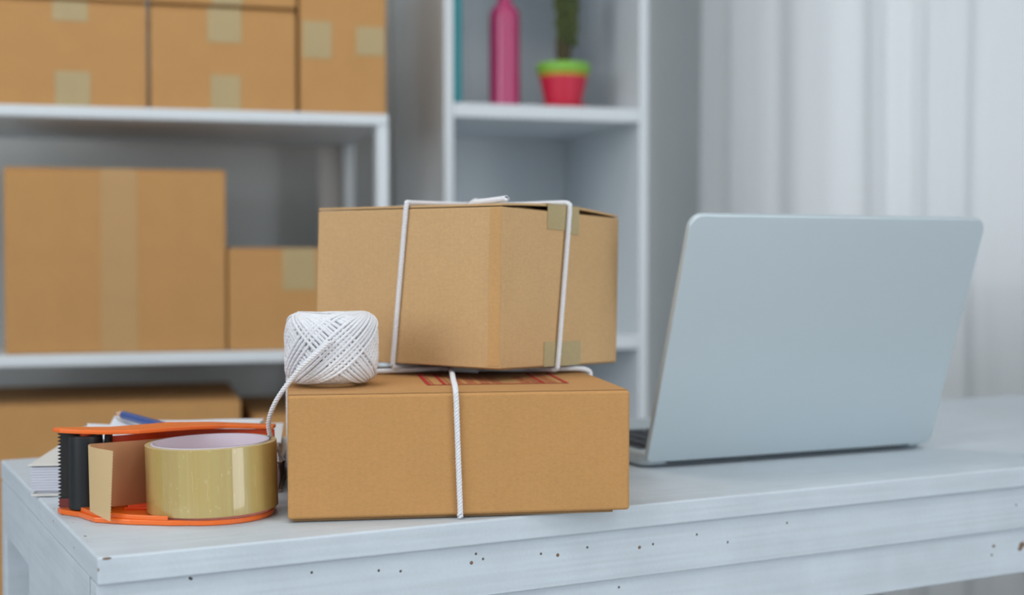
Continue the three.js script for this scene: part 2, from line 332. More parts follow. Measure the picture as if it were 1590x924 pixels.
{
  const b = thing('book', 'thin teal book standing against the left side of the bookcase', 'book', inCase(0.0165, -0.001), CASE_TURN);
  part('cover', merge([box(0, 0.0015, 0, 0.27, -0.2, 0, 0.0005), box(0.0115, 0.013, 0, 0.27, -0.2, 0, 0.0005), box(0.0015, 0.0115, 0, 0.27, -0.0018, 0, 0.0005)]), M.teal, b);
  part('pages', box(0.0016, 0.0114, 0.003, 0.267, -0.197, -0.002, 0.0003), M.paper, b);
  const bo = thing('bottle', 'tall pink glass bottle on the bookcase shelf', 'bottle', inCase(0.122, -0.07));
  const prof = [[0.0001, 0.003], [0.024, 0.003], [0.0275, 0.006], [0.0285, 0.012], [0.0285, 0.15], [0.0275, 0.162], [0.022, 0.17], [0.0125, 0.176], [0.0115, 0.185], [0.0115, 0.225], [0.0135, 0.227], [0.0135, 0.235], [0.0095, 0.235], [0.0095, 0.186], [0.018, 0.168], [0.0255, 0.155], [0.0255, 0.012], [0.02, 0.008], [0.0001, 0.008]];
  part('body', lathe(prof.map(([r, y]) => [r * (r > 0.015 ? 0.9 : 1), y - 0.003]), 48), M.pinkGlass, bo);
  part('stopper', lathe([[0.0001, 0.215], [0.009, 0.215], [0.009, 0.233], [0.014, 0.234], [0.014, 0.25], [0.0001, 0.252]], 32), M.cap, bo);

  const p = thing('potted_cactus', 'small dark green cactus in a tapered red pot with a green rim', 'plant', inCase(0.222, -0.06));
  part('pot', lathe([[0.0001, 0.004], [0.028, 0.004], [0.03, 0.006], [0.0405, 0.056], [0.0385, 0.056], [0.028, 0.012], [0.0001, 0.012]], 48), M.potRed, p);
  part('pot_band', lathe([[0.0385, 0.0545], [0.0418, 0.0545], [0.0422, 0.060], [0.039, 0.060], [0.0385, 0.0545]], 48), M.potYellow, p);
  part('pot_rim', lathe([[0.038, 0.060], [0.0435, 0.060], [0.0455, 0.064], [0.0455, 0.074], [0.0435, 0.077], [0.039, 0.076], [0.038, 0.070], [0.038, 0.060]], 48), M.potGreen, p);
  part('saucer', lathe([[0.0001, 0], [0.036, 0], [0.042, 0.006], [0.0405, 0.007], [0.036, 0.003], [0.0001, 0.003]], 48), M.potRed, p);
  part('soil', lathe([[0.0385, 0.066], [0.02, 0.069], [0.0001, 0.070]], 32), M.soil, p);
  // ribbed stem, brown and corky at the foot, with rows of small pads above
  const stem = (h0, h1, r0, r1, ox, oz) => {
    const g = new THREE.CylinderGeometry(r1, r0, h1 - h0, 40, 30), q = g.attributes.position;
    for (let i = 0; i < q.count; i++) {
      const a = Math.atan2(q.getZ(i), q.getX(i)), y = q.getY(i), k = 1 + 0.16 * Math.cos(a * 7) + 0.05 * Math.sin(y * 260);
      q.setX(i, q.getX(i) * k); q.setZ(i, q.getZ(i) * k);
    }
    g.computeVertexNormals(); return g.translate(ox, (h0 + h1) / 2, oz);
  };
  part('stem', stem(0.066, 0.118, 0.0105, 0.0125, 0, 0), std(col(0.075, 0.06, 0.03), 0.9), p, 'brown corky foot of the stem');
  const green = std(col(0.035, 0.055, 0.014), 0.7), body = part('cactus_body', stem(0.108, 0.215, 0.0135, 0.0185, 0.006, 0), green, p);
  const pads = [];
  for (let k = 0; k < 90; k++) {
    const a = k * 2.4, y = 0.112 + k * 0.00115, r = 0.0135 + (y - 0.108) * 0.05;
    pads.push(new THREE.SphereGeometry(rr(0.003, 0.006), 7, 5).scale(1, 1.5, 0.6).rotateZ(0.5).rotateY(-a).translate(0.006 + Math.cos(a) * r, y, Math.sin(a) * r));
  }
  part('pad', merge(pads), std(col(0.09, 0.11, 0.025), 0.7), body).userData.kind = 'stuff';
}

// ---------------------------------------------------------------- lower parcel
const LB = onLevel(447, 808, TOP + 0.0025), LBr = onLevel(978, 792, TOP + 0.0025);
const LW = Math.hypot(LBr.x - LB.x, LBr.z - LB.z), LTURN = Math.atan2(LB.z - LBr.z, LBr.x - LB.x), LH = 0.0925, LD = 0.25;
const lower = thing('parcel', 'wide low kraft parcel lying on the table under the taped box', 'parcel', V(LB.x, TOP + 0.0003, LB.z), LTURN);
{
  const y0 = 0.0022;
  part('body', box(0, LW, y0, LH - 0.0012, -LD, 0, 0.0026, 4), M.kraft, lower);
  // top: two flaps bent down over the long edges, slightly domed
  const flap = (z0, z1, s) => {
    const g = new THREE.PlaneGeometry(LW - 0.002, z1 - z0, 40, 20).rotateX(-Math.PI / 2), q = g.attributes.position;
    for (let i = 0; i < q.count; i++) { const a = q.getX(i) / (LW / 2), b = q.getZ(i) / (z1 - z0) * s + 0.5; q.setY(i, 0.0012 * (1 - a ** 6) * b); }
    const t = g.clone(); for (let i = 0; i < q.count; i++) t.attributes.position.setY(i, -0.0002); const idx = t.index.array; for (let i = 0; i < idx.length; i += 3) [idx[i], idx[i + 1]] = [idx[i + 1], idx[i]];
    g.computeVertexNormals(); t.computeVertexNormals();
    const m = merge([g, t]); m.translate(LW / 2, LH - 0.0009, (z0 + z1) / 2); return metreUV(m);
  };
  part('flap', flap(-LD / 2 + 0.0006, -0.0024, -1), M.kraft, lower);
  part('flap', flap(-LD + 0.0012, -LD / 2 - 0.0006, 1), M.kraft, lower);
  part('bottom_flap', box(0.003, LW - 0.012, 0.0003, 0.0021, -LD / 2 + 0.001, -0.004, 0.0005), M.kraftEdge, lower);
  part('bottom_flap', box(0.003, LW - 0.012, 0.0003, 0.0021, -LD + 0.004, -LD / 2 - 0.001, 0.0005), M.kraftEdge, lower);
}
const toLower = (p) => { const c = Math.cos(-LTURN), s = Math.sin(-LTURN), x = p.x - LB.x, z = p.z - LB.z; return V(x * c + z * s, p.y - TOP - 0.0003, -x * s + z * c); };
{
  // red printed form on the front flap
  const a = toLower(onLevel(663, 598.5, TOP + LH)), b = toLower(onLevel(880, 593.5, TOP + LH)), W = b.x - a.x, Hh = 0.09;
  const c = document.createElement('canvas'); c.width = 1024; c.height = 432; const x = c.getContext('2d');
  x.clearRect(0, 0, 1024, 432); x.fillStyle = x.strokeStyle = 'rgb(176,28,34)';
  x.lineWidth = 14; x.strokeRect(8, 8, 1008, 416);
  for (const [p, w] of [[10, 22], [46, 6], [118, 24], [162, 6], [836, 22], [996, 14]]) x.fillRect(p, 6, w, 420);
  let q = 5; const rn = () => { q = (q * 1103515245 + 12345) & 0x7fffffff; return q / 0x7fffffff; };
  for (const [p, top, n] of [[205, 120, 3], [300, 60, 5], [395, 130, 4], [480, 150, 3], [690, 140, 3], [770, 150, 2], [880, 110, 5]])
    for (let r = 0; r < n + 2; r++) for (let k = 0; k < 5; k++) { const hh = 24 + rn() * 12, b = 400 - r * 52; x.fillRect(p + k * 14, b - hh, 9 + rn() * 4, 8); x.fillRect(p + k * 14 + rn() * 6, b - hh, 4, hh); if (rn() > 0.5) x.fillRect(p + k * 14, b - 8, 10, 8); }
  const t = new THREE.CanvasTexture(c); t.colorSpace = THREE.SRGBColorSpace;
  const g = new THREE.PlaneGeometry(W, Hh, 30, 8).rotateX(-Math.PI / 2), pp = g.attributes.position;
  const z0 = a.z - Hh / 2;
  for (let i = 0; i < pp.count; i++) { const xx = (pp.getX(i) + a.x + W / 2 - LW / 2) / (LW / 2), zz = z0 + pp.getZ(i), bb = -(zz + LD / 4) / (LD / 2) + 0.5; pp.setY(i, 0.0012 * (1 - xx ** 6) * bb + 0.0004); }
  g.computeVertexNormals();
  part('printed_form', g.translate(a.x + W / 2, LH - 0.0009, z0), std(col(1, 1, 1), 0.8, { map: t, transparent: true }), lower, 'red printed form in a frame');
}

// ---------------------------------------------------------------- upper parcel
const UQ = { x: -0.0098, y: 0.8519, z: -1.07, yaw: 0.6101, rx: 0.03, L1: 0.1944, L2: 0.1789, H: 0.1315 };
const upper = thing('parcel', 'cube shaped kraft parcel with tape at its seams resting on the wide parcel', 'parcel', V(UQ.x, UQ.y, UQ.z));
upper.rotation.set(-UQ.rx, -UQ.yaw, 0, 'YXZ');
{
  const { L1, L2, H } = UQ;
  part('body', box(-L1, 0, 0.001, H - 0.0034, -L2, 0, 0.0012, 3), M.kraftPale, upper);
  part('glue_tab', box(-0.011, -0.0003, 0.003, H - 0.004, 0.0001, 0.0006, 0.0003, 1), std(col(0.61, 0.36, 0.15), 0.82, { map: kraftTex }), upper, 'darker glued fold beside the near corner');
  const flap = (back) => {                                                     // hinged on a long edge and standing up a little towards the seam
    const w = L2 / 2 - 0.0015, g = new THREE.BoxGeometry(L1 - 0.0012, 0.0018, w, 24, 1, 12), q = g.attributes.position;
    for (let i = 0; i < q.count; i++) { const k = back ? 0.5 + q.getZ(i) / w : 0.5 - q.getZ(i) / w; q.setY(i, q.getY(i) + 0.0036 * Math.sin(k * Math.PI / 2)); }
    g.computeVertexNormals();
    return metreUV(g.translate(-L1 / 2, H - 0.0017, back ? -L2 + 0.0008 + w / 2 : -0.0004 - w / 2));
  };
  part('flap', flap(false), M.kraftPale, upper); part('flap', flap(true), M.kraftPale, upper);
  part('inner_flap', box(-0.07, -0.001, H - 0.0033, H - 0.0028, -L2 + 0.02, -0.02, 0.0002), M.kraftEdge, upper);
  // adhesive tape along both seams and down the right hand face
  const zc = -L2 * 0.49, hw = 0.024;
  part('tape_strip', box(-L1 + 0.01, 0.0008, H + 0.0028, H + 0.0031, zc - hw, zc + hw, 0.0001, 1), M.packTape, upper);
  part('tape_strip', merge([box(0.0002, 0.0007, H - 0.021, H + 0.0027, zc - hw, zc - 0.004, 0.0001, 1), box(0.0002, 0.0007, H - 0.018, H + 0.0027, zc - 0.004, zc + hw, 0.0001, 1)]), M.packTape, upper);
  part('tape_strip', box(0.0002, 0.0007, 0.0006, 0.021, zc - 0.026 - 0.004, zc + 0.026, 0.0001, 1), M.packTape, upper);
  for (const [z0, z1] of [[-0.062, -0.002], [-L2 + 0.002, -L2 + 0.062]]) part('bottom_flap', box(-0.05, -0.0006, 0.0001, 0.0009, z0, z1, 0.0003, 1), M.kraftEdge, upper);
}

// ---------------------------------------------------------------- twine round both parcels
{
  const R = 0.0021;
  const o = thing('twine', 'white cotton twine tied crosswise round the upper cube parcel', 'string', V(UQ.x, UQ.y, UQ.z));
  o.rotation.copy(upper.rotation);
  const { L1, L2, H } = UQ, e = R + 0.0002, zb = 0.0863, ridge = 0.0028;
  const xt = -0.095, xb = -0.106;
  const A = [V(xb, 0.004, e), V(xb + (xt - xb) * 0.5, H / 2, e), V(xt, H - 0.004, e), V(xt, H + e * 0.7, e * 0.4), V(xt, H + e - 0.0005, -0.006), V(xt, H + e + 0.0013, -0.05), V(xt, H + e + ridge, -L2 / 2), V(xt, H + e + 0.0013, -L2 + 0.05), V(xt, H + e - 0.0003, -L2 + 0.005), V(xt, H - 0.002, -L2 - e), V(xb, H / 2, -L2 - e), V(xb, 0.003, -L2 - e), V(xb, -e * 0.8, -L2 + 0.003), V(xb, -e, -L2 / 2), V(xb, -e, -0.004), V(xb, -e * 0.4, e * 0.7)];
  part('loop', rope(A, R, 0.0075, true, 0.35), M.twine, o);
  const zt = -0.093, zl = -0.079, k = ridge + 0.0003;
  const B = [V(e + 0.0006, 0.004, zl), V(e + 0.0006, H / 2, (zt + zl) / 2), V(e + 0.0006, H - 0.002, zt), V(0.0016, H + e * 0.6 + k, zt), V(-0.008, H + e + k, zt), V(-0.05, H + e + k - 0.0005, zt), V(-0.088, H + e + k, zt), V(-0.095, H + e + k + 0.004, zt), V(-0.102, H + e + k, zt), V(-L1 + 0.01, H + e + k - 0.001, zt), V(-L1 - e, H - 0.002, zt), V(-L1 - e, H / 2, zt), V(-L1 - e, 0.004, zl), V(-L1 + 0.004, -e, zl), V(-0.116, -e, zl), V(-0.106, -e - 0.0036, zl), V(-0.096, -e, zl), V(-0.006, -e, zl), V(0.0014, -e * 0.7, zl)];
  part('loop', rope(B, R, 0.0075, true, 0.35), M.twine, o);
  const kn = new THREE.TorusKnotGeometry(0.003, 0.0014, 90, 8, 2, 3).rotateX(Math.PI / 2).scale(1, 0.5, 1).translate(-0.093, H + ridge + 0.0055, -0.093);
  part('knot', kn, M.twineBump, o);
  part('loose_end', rope([V(-0.093, H + ridge + 0.0055, -0.09), V(-0.075, H + 0.0034, -0.06), V(-0.045, H + 0.0022, -0.026), V(-0.022, H + 0.0022, -0.013), V(0.0008, H + 0.0031, -0.0055)], R * 1.2), M.twine, o);

  const l = thing('twine', 'white cotton twine knotted round the wide lower parcel', 'string', V(LB.x, TOP + 0.0003, LB.z), LTURN);
  const kp = toLower(onLevel(700, 578, TOP + LH + 0.002)), fx0 = toLower(at(706, 604, 1.0)).x, fx1 = toLower(at(713, 800, 1.0)).x;
  const tY = LH + e + 0.001, zK = kp.z;
  part('loop', rope([V(fx1, 0.0035, e), V((fx0 + fx1) / 2, LH / 2, e), V(fx0 + 0.0002, LH - 0.006, e), V(fx0, LH - 0.0002, e * 0.72), V(fx0 + (kp.x - fx0) * 0.0025 / -zK, LH + e * 0.75, -0.0025), V(fx0 + (kp.x - fx0) * 0.012 / -zK, tY - 0.0008, -0.012), V((fx0 + kp.x) / 2, tY, zK / 2), V(kp.x, tY + 0.001, zK), V(kp.x, tY, zK - 0.05), V(kp.x, LH + e, -LD + 0.006), V(kp.x, LH - 0.003, -LD - e), V(kp.x, LH / 2, -LD - e), V(fx1, 0.003, -LD - e), V(fx1, 0.0024, -LD + 0.002), V(fx1, 0.0024, -LD / 2), V(fx1, 0.0024, -0.003), V(fx1, 0.0022, e * 0.6)], R, 0.0075, true, 0.35), M.twine, l);
  part('loop', rope([V(0.0006, LH / 2, zK), V(0.0006, LH - 0.003, zK), V(0.002, LH + e * 0.6, zK), V(0.01, tY, zK), V(kp.x / 2, tY, zK), V(kp.x, tY + 0.0015, zK), V((kp.x + LW) / 2, tY, zK), V(LW - 0.008, tY, zK), V(LW + e * 0.6, LH + e * 0.4, zK), V(LW + e, LH - 0.006, zK), V(LW + e, 0.006, zK), V(LW + e * 0.3, 0.0026, zK), V(LW - 0.02, 0.0024, zK), V(0.02, 0.0024, zK), V(0.003, 0.0026, zK), V(0.0006, 0.006, zK)], R, 0.0075, true, 0.35), M.twine, l);
  part('knot', new THREE.TorusKnotGeometry(0.0032, 0.0017, 90, 8, 2, 3).rotateX(Math.PI / 2).scale(1.2, 0.7, 1).translate(kp.x, tY + 0.0012, zK), M.twineBump, l);
  const tl = toLower(onLevel(738, 580, TOP + LH));
  part('loose_end', rope([V(kp.x + 0.003, tY + 0.001, zK + 0.002), V((kp.x + tl.x) / 2, tY + 0.0005, zK + 0.004), V(tl.x, tY, zK + 0.006)], R * 1.1), M.twine, l);
  const fz = [];
  for (let i = 0; i < 9; i++) { const a = rr(-0.6, 0.6), b = rr(-0.2, 0.5); fz.push(tube([V(tl.x - 0.001, tY, zK + 0.006), V(tl.x + 0.003 * Math.cos(a), tY + 0.001 * b, zK + 0.006 + 0.003 * Math.sin(a)), V(tl.x + 0.007 * Math.cos(a), tY + 0.002 * b, zK + 0.006 + 0.007 * Math.sin(a))], 0.0005, 6, 5)); }
  part('frayed_tip', merge(fz), M.twine, l);
}

// ---------------------------------------------------------------- ball of twine
{
  const c = at(515, 597, 1.052), o = thing('twine_ball', 'white ball of wound cotton twine standing on the corner of the wide parcel', 'twine', V(c.x, TOP + LH + 0.0006, c.z));
  const Rb = 0.0352, Hb = 0.0265, mid = 0.0283;                                // half width, half height, height of the middle
  const radius = (d) => { const q = Math.hypot(d.x, d.z) / Rb, h = Math.abs(d.y) / Hb, n = 4.6; return 1 / Math.pow(q ** n + h ** n, 1 / n); };
  part('core', lathe([[0.017, -0.024], [0.030, -0.0235], [0.0335, -0.015], [0.0335, 0.015], [0.030, 0.022], [0.022, 0.0235], [0.0175, 0.020], [0.016, 0.0], [0.017, -0.024]].map(([r, y]) => [r, y + mid])), M.twine, o);
  const strands = [];
  const loop = (az, tilt, lift, r) => {
    const n = V(Math.sin(tilt) * Math.cos(az), Math.cos(tilt), Math.sin(tilt) * Math.sin(az)), e1 = V(-Math.sin(az), 0, Math.cos(az)), e2 = n.clone().cross(e1), pts = [];
    for (let i = 0; i < 72; i++) { const t = i / 72 * 2 * Math.PI, d = e1.clone().multiplyScalar(Math.cos(t)).addScaledVector(e2, Math.sin(t)).normalize(); pts.push(d.multiplyScalar(radius(d) + lift)); pts[i].y += mid; }
    return tube(pts, r, 150, 6, true);
  };
  for (let i = 0; i < 40; i++) strands.push(loop(i / 40 * 2 * Math.PI, 0.80 + rr(-0.02, 0.02), -0.003 + rr(0, 0.0006), 0.0015));
  // outer winds lie side by side in bundles: most slant up to the right, others down to the right
  const bundle = (from, n, step, tilt, lift) => { for (let i = 0; i < n; i++) strands.push(loop(from + i * step + rr(-0.02, 0.02), tilt + rr(-0.015, 0.015) + 0.004 * i, lift + rr(-0.0002, 0.0004), rr(0.00135, 0.0015))); };
  bundle(0.4, 8, 0.125, 0.78, -0.0010); bundle(1.5, 7, 0.13, 0.84, -0.0008); bundle(4.3, 9, 0.125, 0.76, -0.0008);
  bundle(-0.8, 9, 0.125, 0.76, 0.0004); bundle(2.3, 9, 0.128, 0.74, 0.0010); bundle(3.6, 4, 0.13, 0.86, 0.0006);
  part('winding', merge(strands), M.twineBump, o);
  const rim = [];
  for (let k = 0; k < 5; k++) { const q = []; for (let i = 0; i < 24; i++) { const a = i / 24 * 2 * Math.PI; q.push(V(Math.cos(a) * (0.0225 + k * 0.0012), mid + 0.0255 + 0.0008 * Math.sin(a * 2 + k) - Math.abs(k - 2) * 0.0006, Math.sin(a) * (0.0225 + k * 0.0012))); } rim.push(tube(q, 0.00145, 90, 6, true)); }
  part('top_rim', merge(rim), M.twineBump, o);
  const loc = (px, py, z) => at(px, py, z).sub(o.position);
  const tail = [loc(512, 530, 1.0105), loc(488, 552, 1.0085), loc(468, 570, 1.009), loc(453, 588, 1.011), loc(438, 608, 1.013), loc(426, 628, 1.016), loc(418, 650, 1.022), loc(418, 670, 1.03), loc(425, 688, 1.04), loc(432, 700, 1.048)];
  part('loose_end', rope(tail, 0.0019), M.twine, o);
  const fz = [];
  for (let i = 0; i < 10; i++) fz.push(tube([loc(431, 699, 1.048), loc(434 + rr(-1, 2), 706, 1.049), loc(437 + rr(-5, 5), 714 + rr(-3, 3), 1.05)], 0.0005, 6, 5));
  part('frayed_tip', merge(fz), M.twine, o);
}

// ---------------------------------------------------------------- tape dispenser and roll
const DC = V(-0.2216, TOP + 0.0002, -1.013);
{
  const o = thing('tape_dispenser', 'orange plastic tape dispenser with black roller and serrated cutter', 'tape dispenser', DC);
  const base = [[-0.1165, -0.004], [-0.112, 0.003], [-0.096, 0.013], [-0.0777, 0.034], [-0.05, 0.0425], [-0.0195, 0.0465]];
  for (let a = 100; a >= -10; a -= 10) base.push([0.046 * Math.cos(a * Math.PI / 180) * 0.98, 0.0465 * Math.sin(a * Math.PI / 180)]);
  base.push([0.0435, -0.02], [0.0365, -0.034], [0.0365, -0.058], [-0.015, -0.0605], [-0.047, -0.050], [-0.064, -0.03], [-0.08, -0.0155], [-0.1, -0.0135], [-0.116, -0.0115]);
  part('base_plate', plate(base, 0, 0.0038, 0.0008), M.orange, o);
  const riser = [[-0.1, 0.004], [-0.0905, 0.016], [-0.0772, 0.0315], [-0.05, 0.0405], [-0.03, 0.0450], [-0.022, 0.0462], [-0.022, 0.0446], [-0.05, 0.0380], [-0.074, 0.0282], [-0.092, 0.002]];
  part('front_lip', plate(riser, 0.0038, 0.0030, 0.0004), M.orange, o);
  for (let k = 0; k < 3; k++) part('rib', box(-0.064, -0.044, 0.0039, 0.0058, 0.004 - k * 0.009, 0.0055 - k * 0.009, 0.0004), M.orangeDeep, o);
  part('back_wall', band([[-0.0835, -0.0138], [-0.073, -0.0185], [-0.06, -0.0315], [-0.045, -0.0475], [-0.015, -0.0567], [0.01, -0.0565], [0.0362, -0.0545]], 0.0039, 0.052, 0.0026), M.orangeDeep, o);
  const top = plate([[-0.1172, 0.003], [-0.110, 0.009], [-0.095, 0.0108], [-0.075, 0.0092], [-0.054, 0.0], [-0.035, -0.02], [-0.02, -0.033], [0, -0.0455], [0.02, -0.0485], [0.0365, -0.0475], [0.0365, -0.0605], [-0.015, -0.0620], [-0.046, -0.052], [-0.063, -0.031], [-0.08, -0.014], [-0.1, -0.008], [-0.1155, -0.003]], 0, 0.003, 0.0007);
  top.translate(0.1165, 0, 0).rotateZ(-0.030).translate(-0.1165, 0.0612, 0);
  part('top_plate', top, M.orange, o);
  const rl = lathe([[0.0001, 0], [0.0116, 0], [0.0122, 0.0008], [0.0122, 0.0536], [0.0116, 0.0544], [0.009, 0.0544], [0.0085, 0.0525], [0.0001, 0.052]], 48);
  part('roller', rl.translate(-0.0942, 0.0042, -0.001), M.black, o);
  part('roller_pin', new THREE.CylinderGeometry(0.004, 0.004, 0.056, 20).translate(-0.0942, 0.0325, -0.001), M.orangeDeep, o);
  part('rear_bar', box(-0.0808, -0.0768, 0.0042, 0.0585, -0.0105, -0.002, 0.0008), M.blackMatt, o);
  const s = new THREE.Shape(), n = 21, y0 = 0.004, y1 = 0.0602;
  s.moveTo(-0.104, y0); s.lineTo(-0.104, y1);
  for (let i = n; i > 0; i--) { const a = y0 + (y1 - y0) * i / n, d = (y1 - y0) / n; s.lineTo(-0.1138, a); s.lineTo(-0.1166, a - d * 0.55); s.lineTo(-0.1138, a - d * 0.98); }
  s.lineTo(-0.1138, y0); s.closePath();
  part('cutter', new THREE.ExtrudeGeometry(s, { depth: 0.0012, bevelEnabled: false }).translate(0, 0, -0.006), M.blackMatt, o, 'black serrated cutter');
  part('cutter_guard', box(-0.1152, -0.104, 0.0041, 0.0105, -0.0046, -0.0038, 0.0003), phy(col(0.16, 0.02, 0.015), 0.4), o);
}
{
  const o = thing('packing_tape_roll', 'glossy tan roll of packing tape standing in the orange dispenser', 'tape', V(DC.x, DC.y + 0.0052, DC.z));
  const tilt = (g) => g.rotateZ(0.022).rotateX(0.0);
  const R = 0.0478, h = 0.0488;
  // outer wind with uneven streaks of air caught under the film
  const c = document.createElement('canvas'); c.width = 2048; c.height = 256; const x = c.getContext('2d');
  x.fillStyle = 'rgb(206,180,112)'; x.fillRect(0, 0, 2048, 256);
  let q = 11; const rn = () => { q = (q * 1103515245 + 12345) & 0x7fffffff; return q / 0x7fffffff; };
  for (let i = 0; i < 130; i++) { const w = 12 + rn() * 90, X = rn() * 2048; x.fillStyle = rn() > 0.5 ? `rgba(222,203,150,${0.04 + rn() * 0.07})` : `rgba(176,146,82,${0.03 + rn() * 0.06})`; x.beginPath(); let a = X, b = X + w; x.moveTo(a, 0); for (let y = 0; y <= 256; y += 16) x.lineTo(a + (rn() - 0.5) * 5, y); for (let y = 256; y >= 0; y -= 16) x.lineTo(b + (rn() - 0.5) * 5, y); x.fill(); }
  for (let i = 0; i < 90; i++) { const X = rn() * 2048, y0 = rn() * 200, L = 20 + rn() * 120; x.strokeStyle = `rgba(236,222,180,${0.25 + rn() * 0.3})`; x.lineWidth = 1 + rn() * 2.5; x.beginPath(); x.moveTo(X, y0); for (let y = y0; y < y0 + L; y += 8) x.lineTo(X + (rn() - 0.5) * 6, y); x.stroke(); }
  for (let i = 0; i < 120; i++) { x.fillStyle = `rgba(232,216,170,${0.15 + rn() * 0.25})`; x.beginPath(); x.ellipse(rn() * 2048, rn() * 256, 1 + rn() * 6, 1 + rn() * 9, 0, 0, 7); x.fill(); }
  const t = new THREE.CanvasTexture(c); t.colorSpace = THREE.SRGBColorSpace; t.wrapS = THREE.RepeatWrapping;
  const film = phy(col(0.76, 0.76, 0.72), 0.3, { map: t, clearcoat: 1, clearcoatRoughness: 0.06 });
  const outer = lathe([[R, 0.0004], [R, h - 0.0004]], 128);
  part('outer_film', tilt(outer), film, o);
  const wound = [[0.0437, 0.0002], [R - 0.0006, 0.0001], [R, 0.0004]], topw = [[R, h - 0.0004], [R - 0.0006, h - 0.0001]];
  for (let i = 0; i <= 9; i++) { const r = R - 0.0008 - i * (R - 0.0008 - 0.0437) / 9; topw.push([r, h - 0.0001 - (i % 2) * 0.00015]); }
  part('wound_tape', tilt(merge([lathe(wound, 96), lathe(topw, 96)])), phy(col(0.52, 0.41, 0.20), 0.4, { clearcoat: 0.4 }), o);
  part('core', tilt(lathe([[0.0412, 0.0004], [0.0436, 0.0004], [0.0436, h + 0.0004], [0.0412, h + 0.0004], [0.0412, 0.0004]], 96)), M.core, o, 'pale cardboard core');
  // the free tail, sticky side out, folded back on itself at its end
  const strip = (low, high, n, zig) => {
    const pos = [], idx = [], uv = [], cl = new THREE.CatmullRomCurve3(low), ch = new THREE.CatmullRomCurve3(high), m = 48;
    for (let i = 0; i <= n; i++) { const a = cl.getPoint(i / n), b = ch.getPoint(i / n); for (let j = 0; j <= m; j++) { const p = a.clone().lerp(b, j / m); if (zig && i === n) p.x += (j % 2) * 0.0006; pos.push(p.x, p.y, p.z); uv.push(i / n * 0.06, j / m * 0.048); } }
    for (let i = 0; i < n; i++) for (let j = 0; j < m; j++) { const k = i * (m + 1) + j; idx.push(k, k + 1, k + m + 1, k + 1, k + m + 2, k + m + 1); }
    const g = new THREE.BufferGeometry(); g.setAttribute('position', new THREE.Float32BufferAttribute(pos, 3)); g.setAttribute('uv', new THREE.Float32BufferAttribute(uv, 2)); g.setIndex(idx); g.computeVertexNormals(); return g;
  };
  const sticky = phy(col(0.60, 0.30, 0.155), 0.3, { side: THREE.DoubleSide, transmission: 0.25, thickness: 0 }), dull = phy(col(0.68, 0.51, 0.27), 0.45, { side: THREE.DoubleSide, transmission: 0.2, thickness: 0 });
  const lo = [V(-0.0385, 0.0002, -0.0290), V(-0.052, 0.0008, -0.0115), V(-0.068, 0.0022, 0.0095), V(-0.0815, 0.0034, 0.0275)], hi = [V(-0.0385, 0.0478, -0.0290), V(-0.052, 0.0484, -0.0115), V(-0.068, 0.0495, 0.0095), V(-0.0818, 0.0506, 0.0280)];
  const tail = part('tape_tail', strip(lo, hi, 24), sticky, o, 'brown free tail of the tape, sticky side out');
  const fl = [lo[3].clone(), V(-0.0822, 0.0028, 0.0293), V(-0.077, 0.0012, 0.0345), V(-0.0630, -0.0022, 0.0455)], fh = [hi[3].clone(), V(-0.0828, 0.0500, 0.0300), V(-0.077, 0.0490, 0.0355), V(-0.0612, 0.0478, 0.0440)];
  part('tape_flap', strip(fl, fh, 20, true), dull, tail, 'pale folded end with a toothed edge');
}

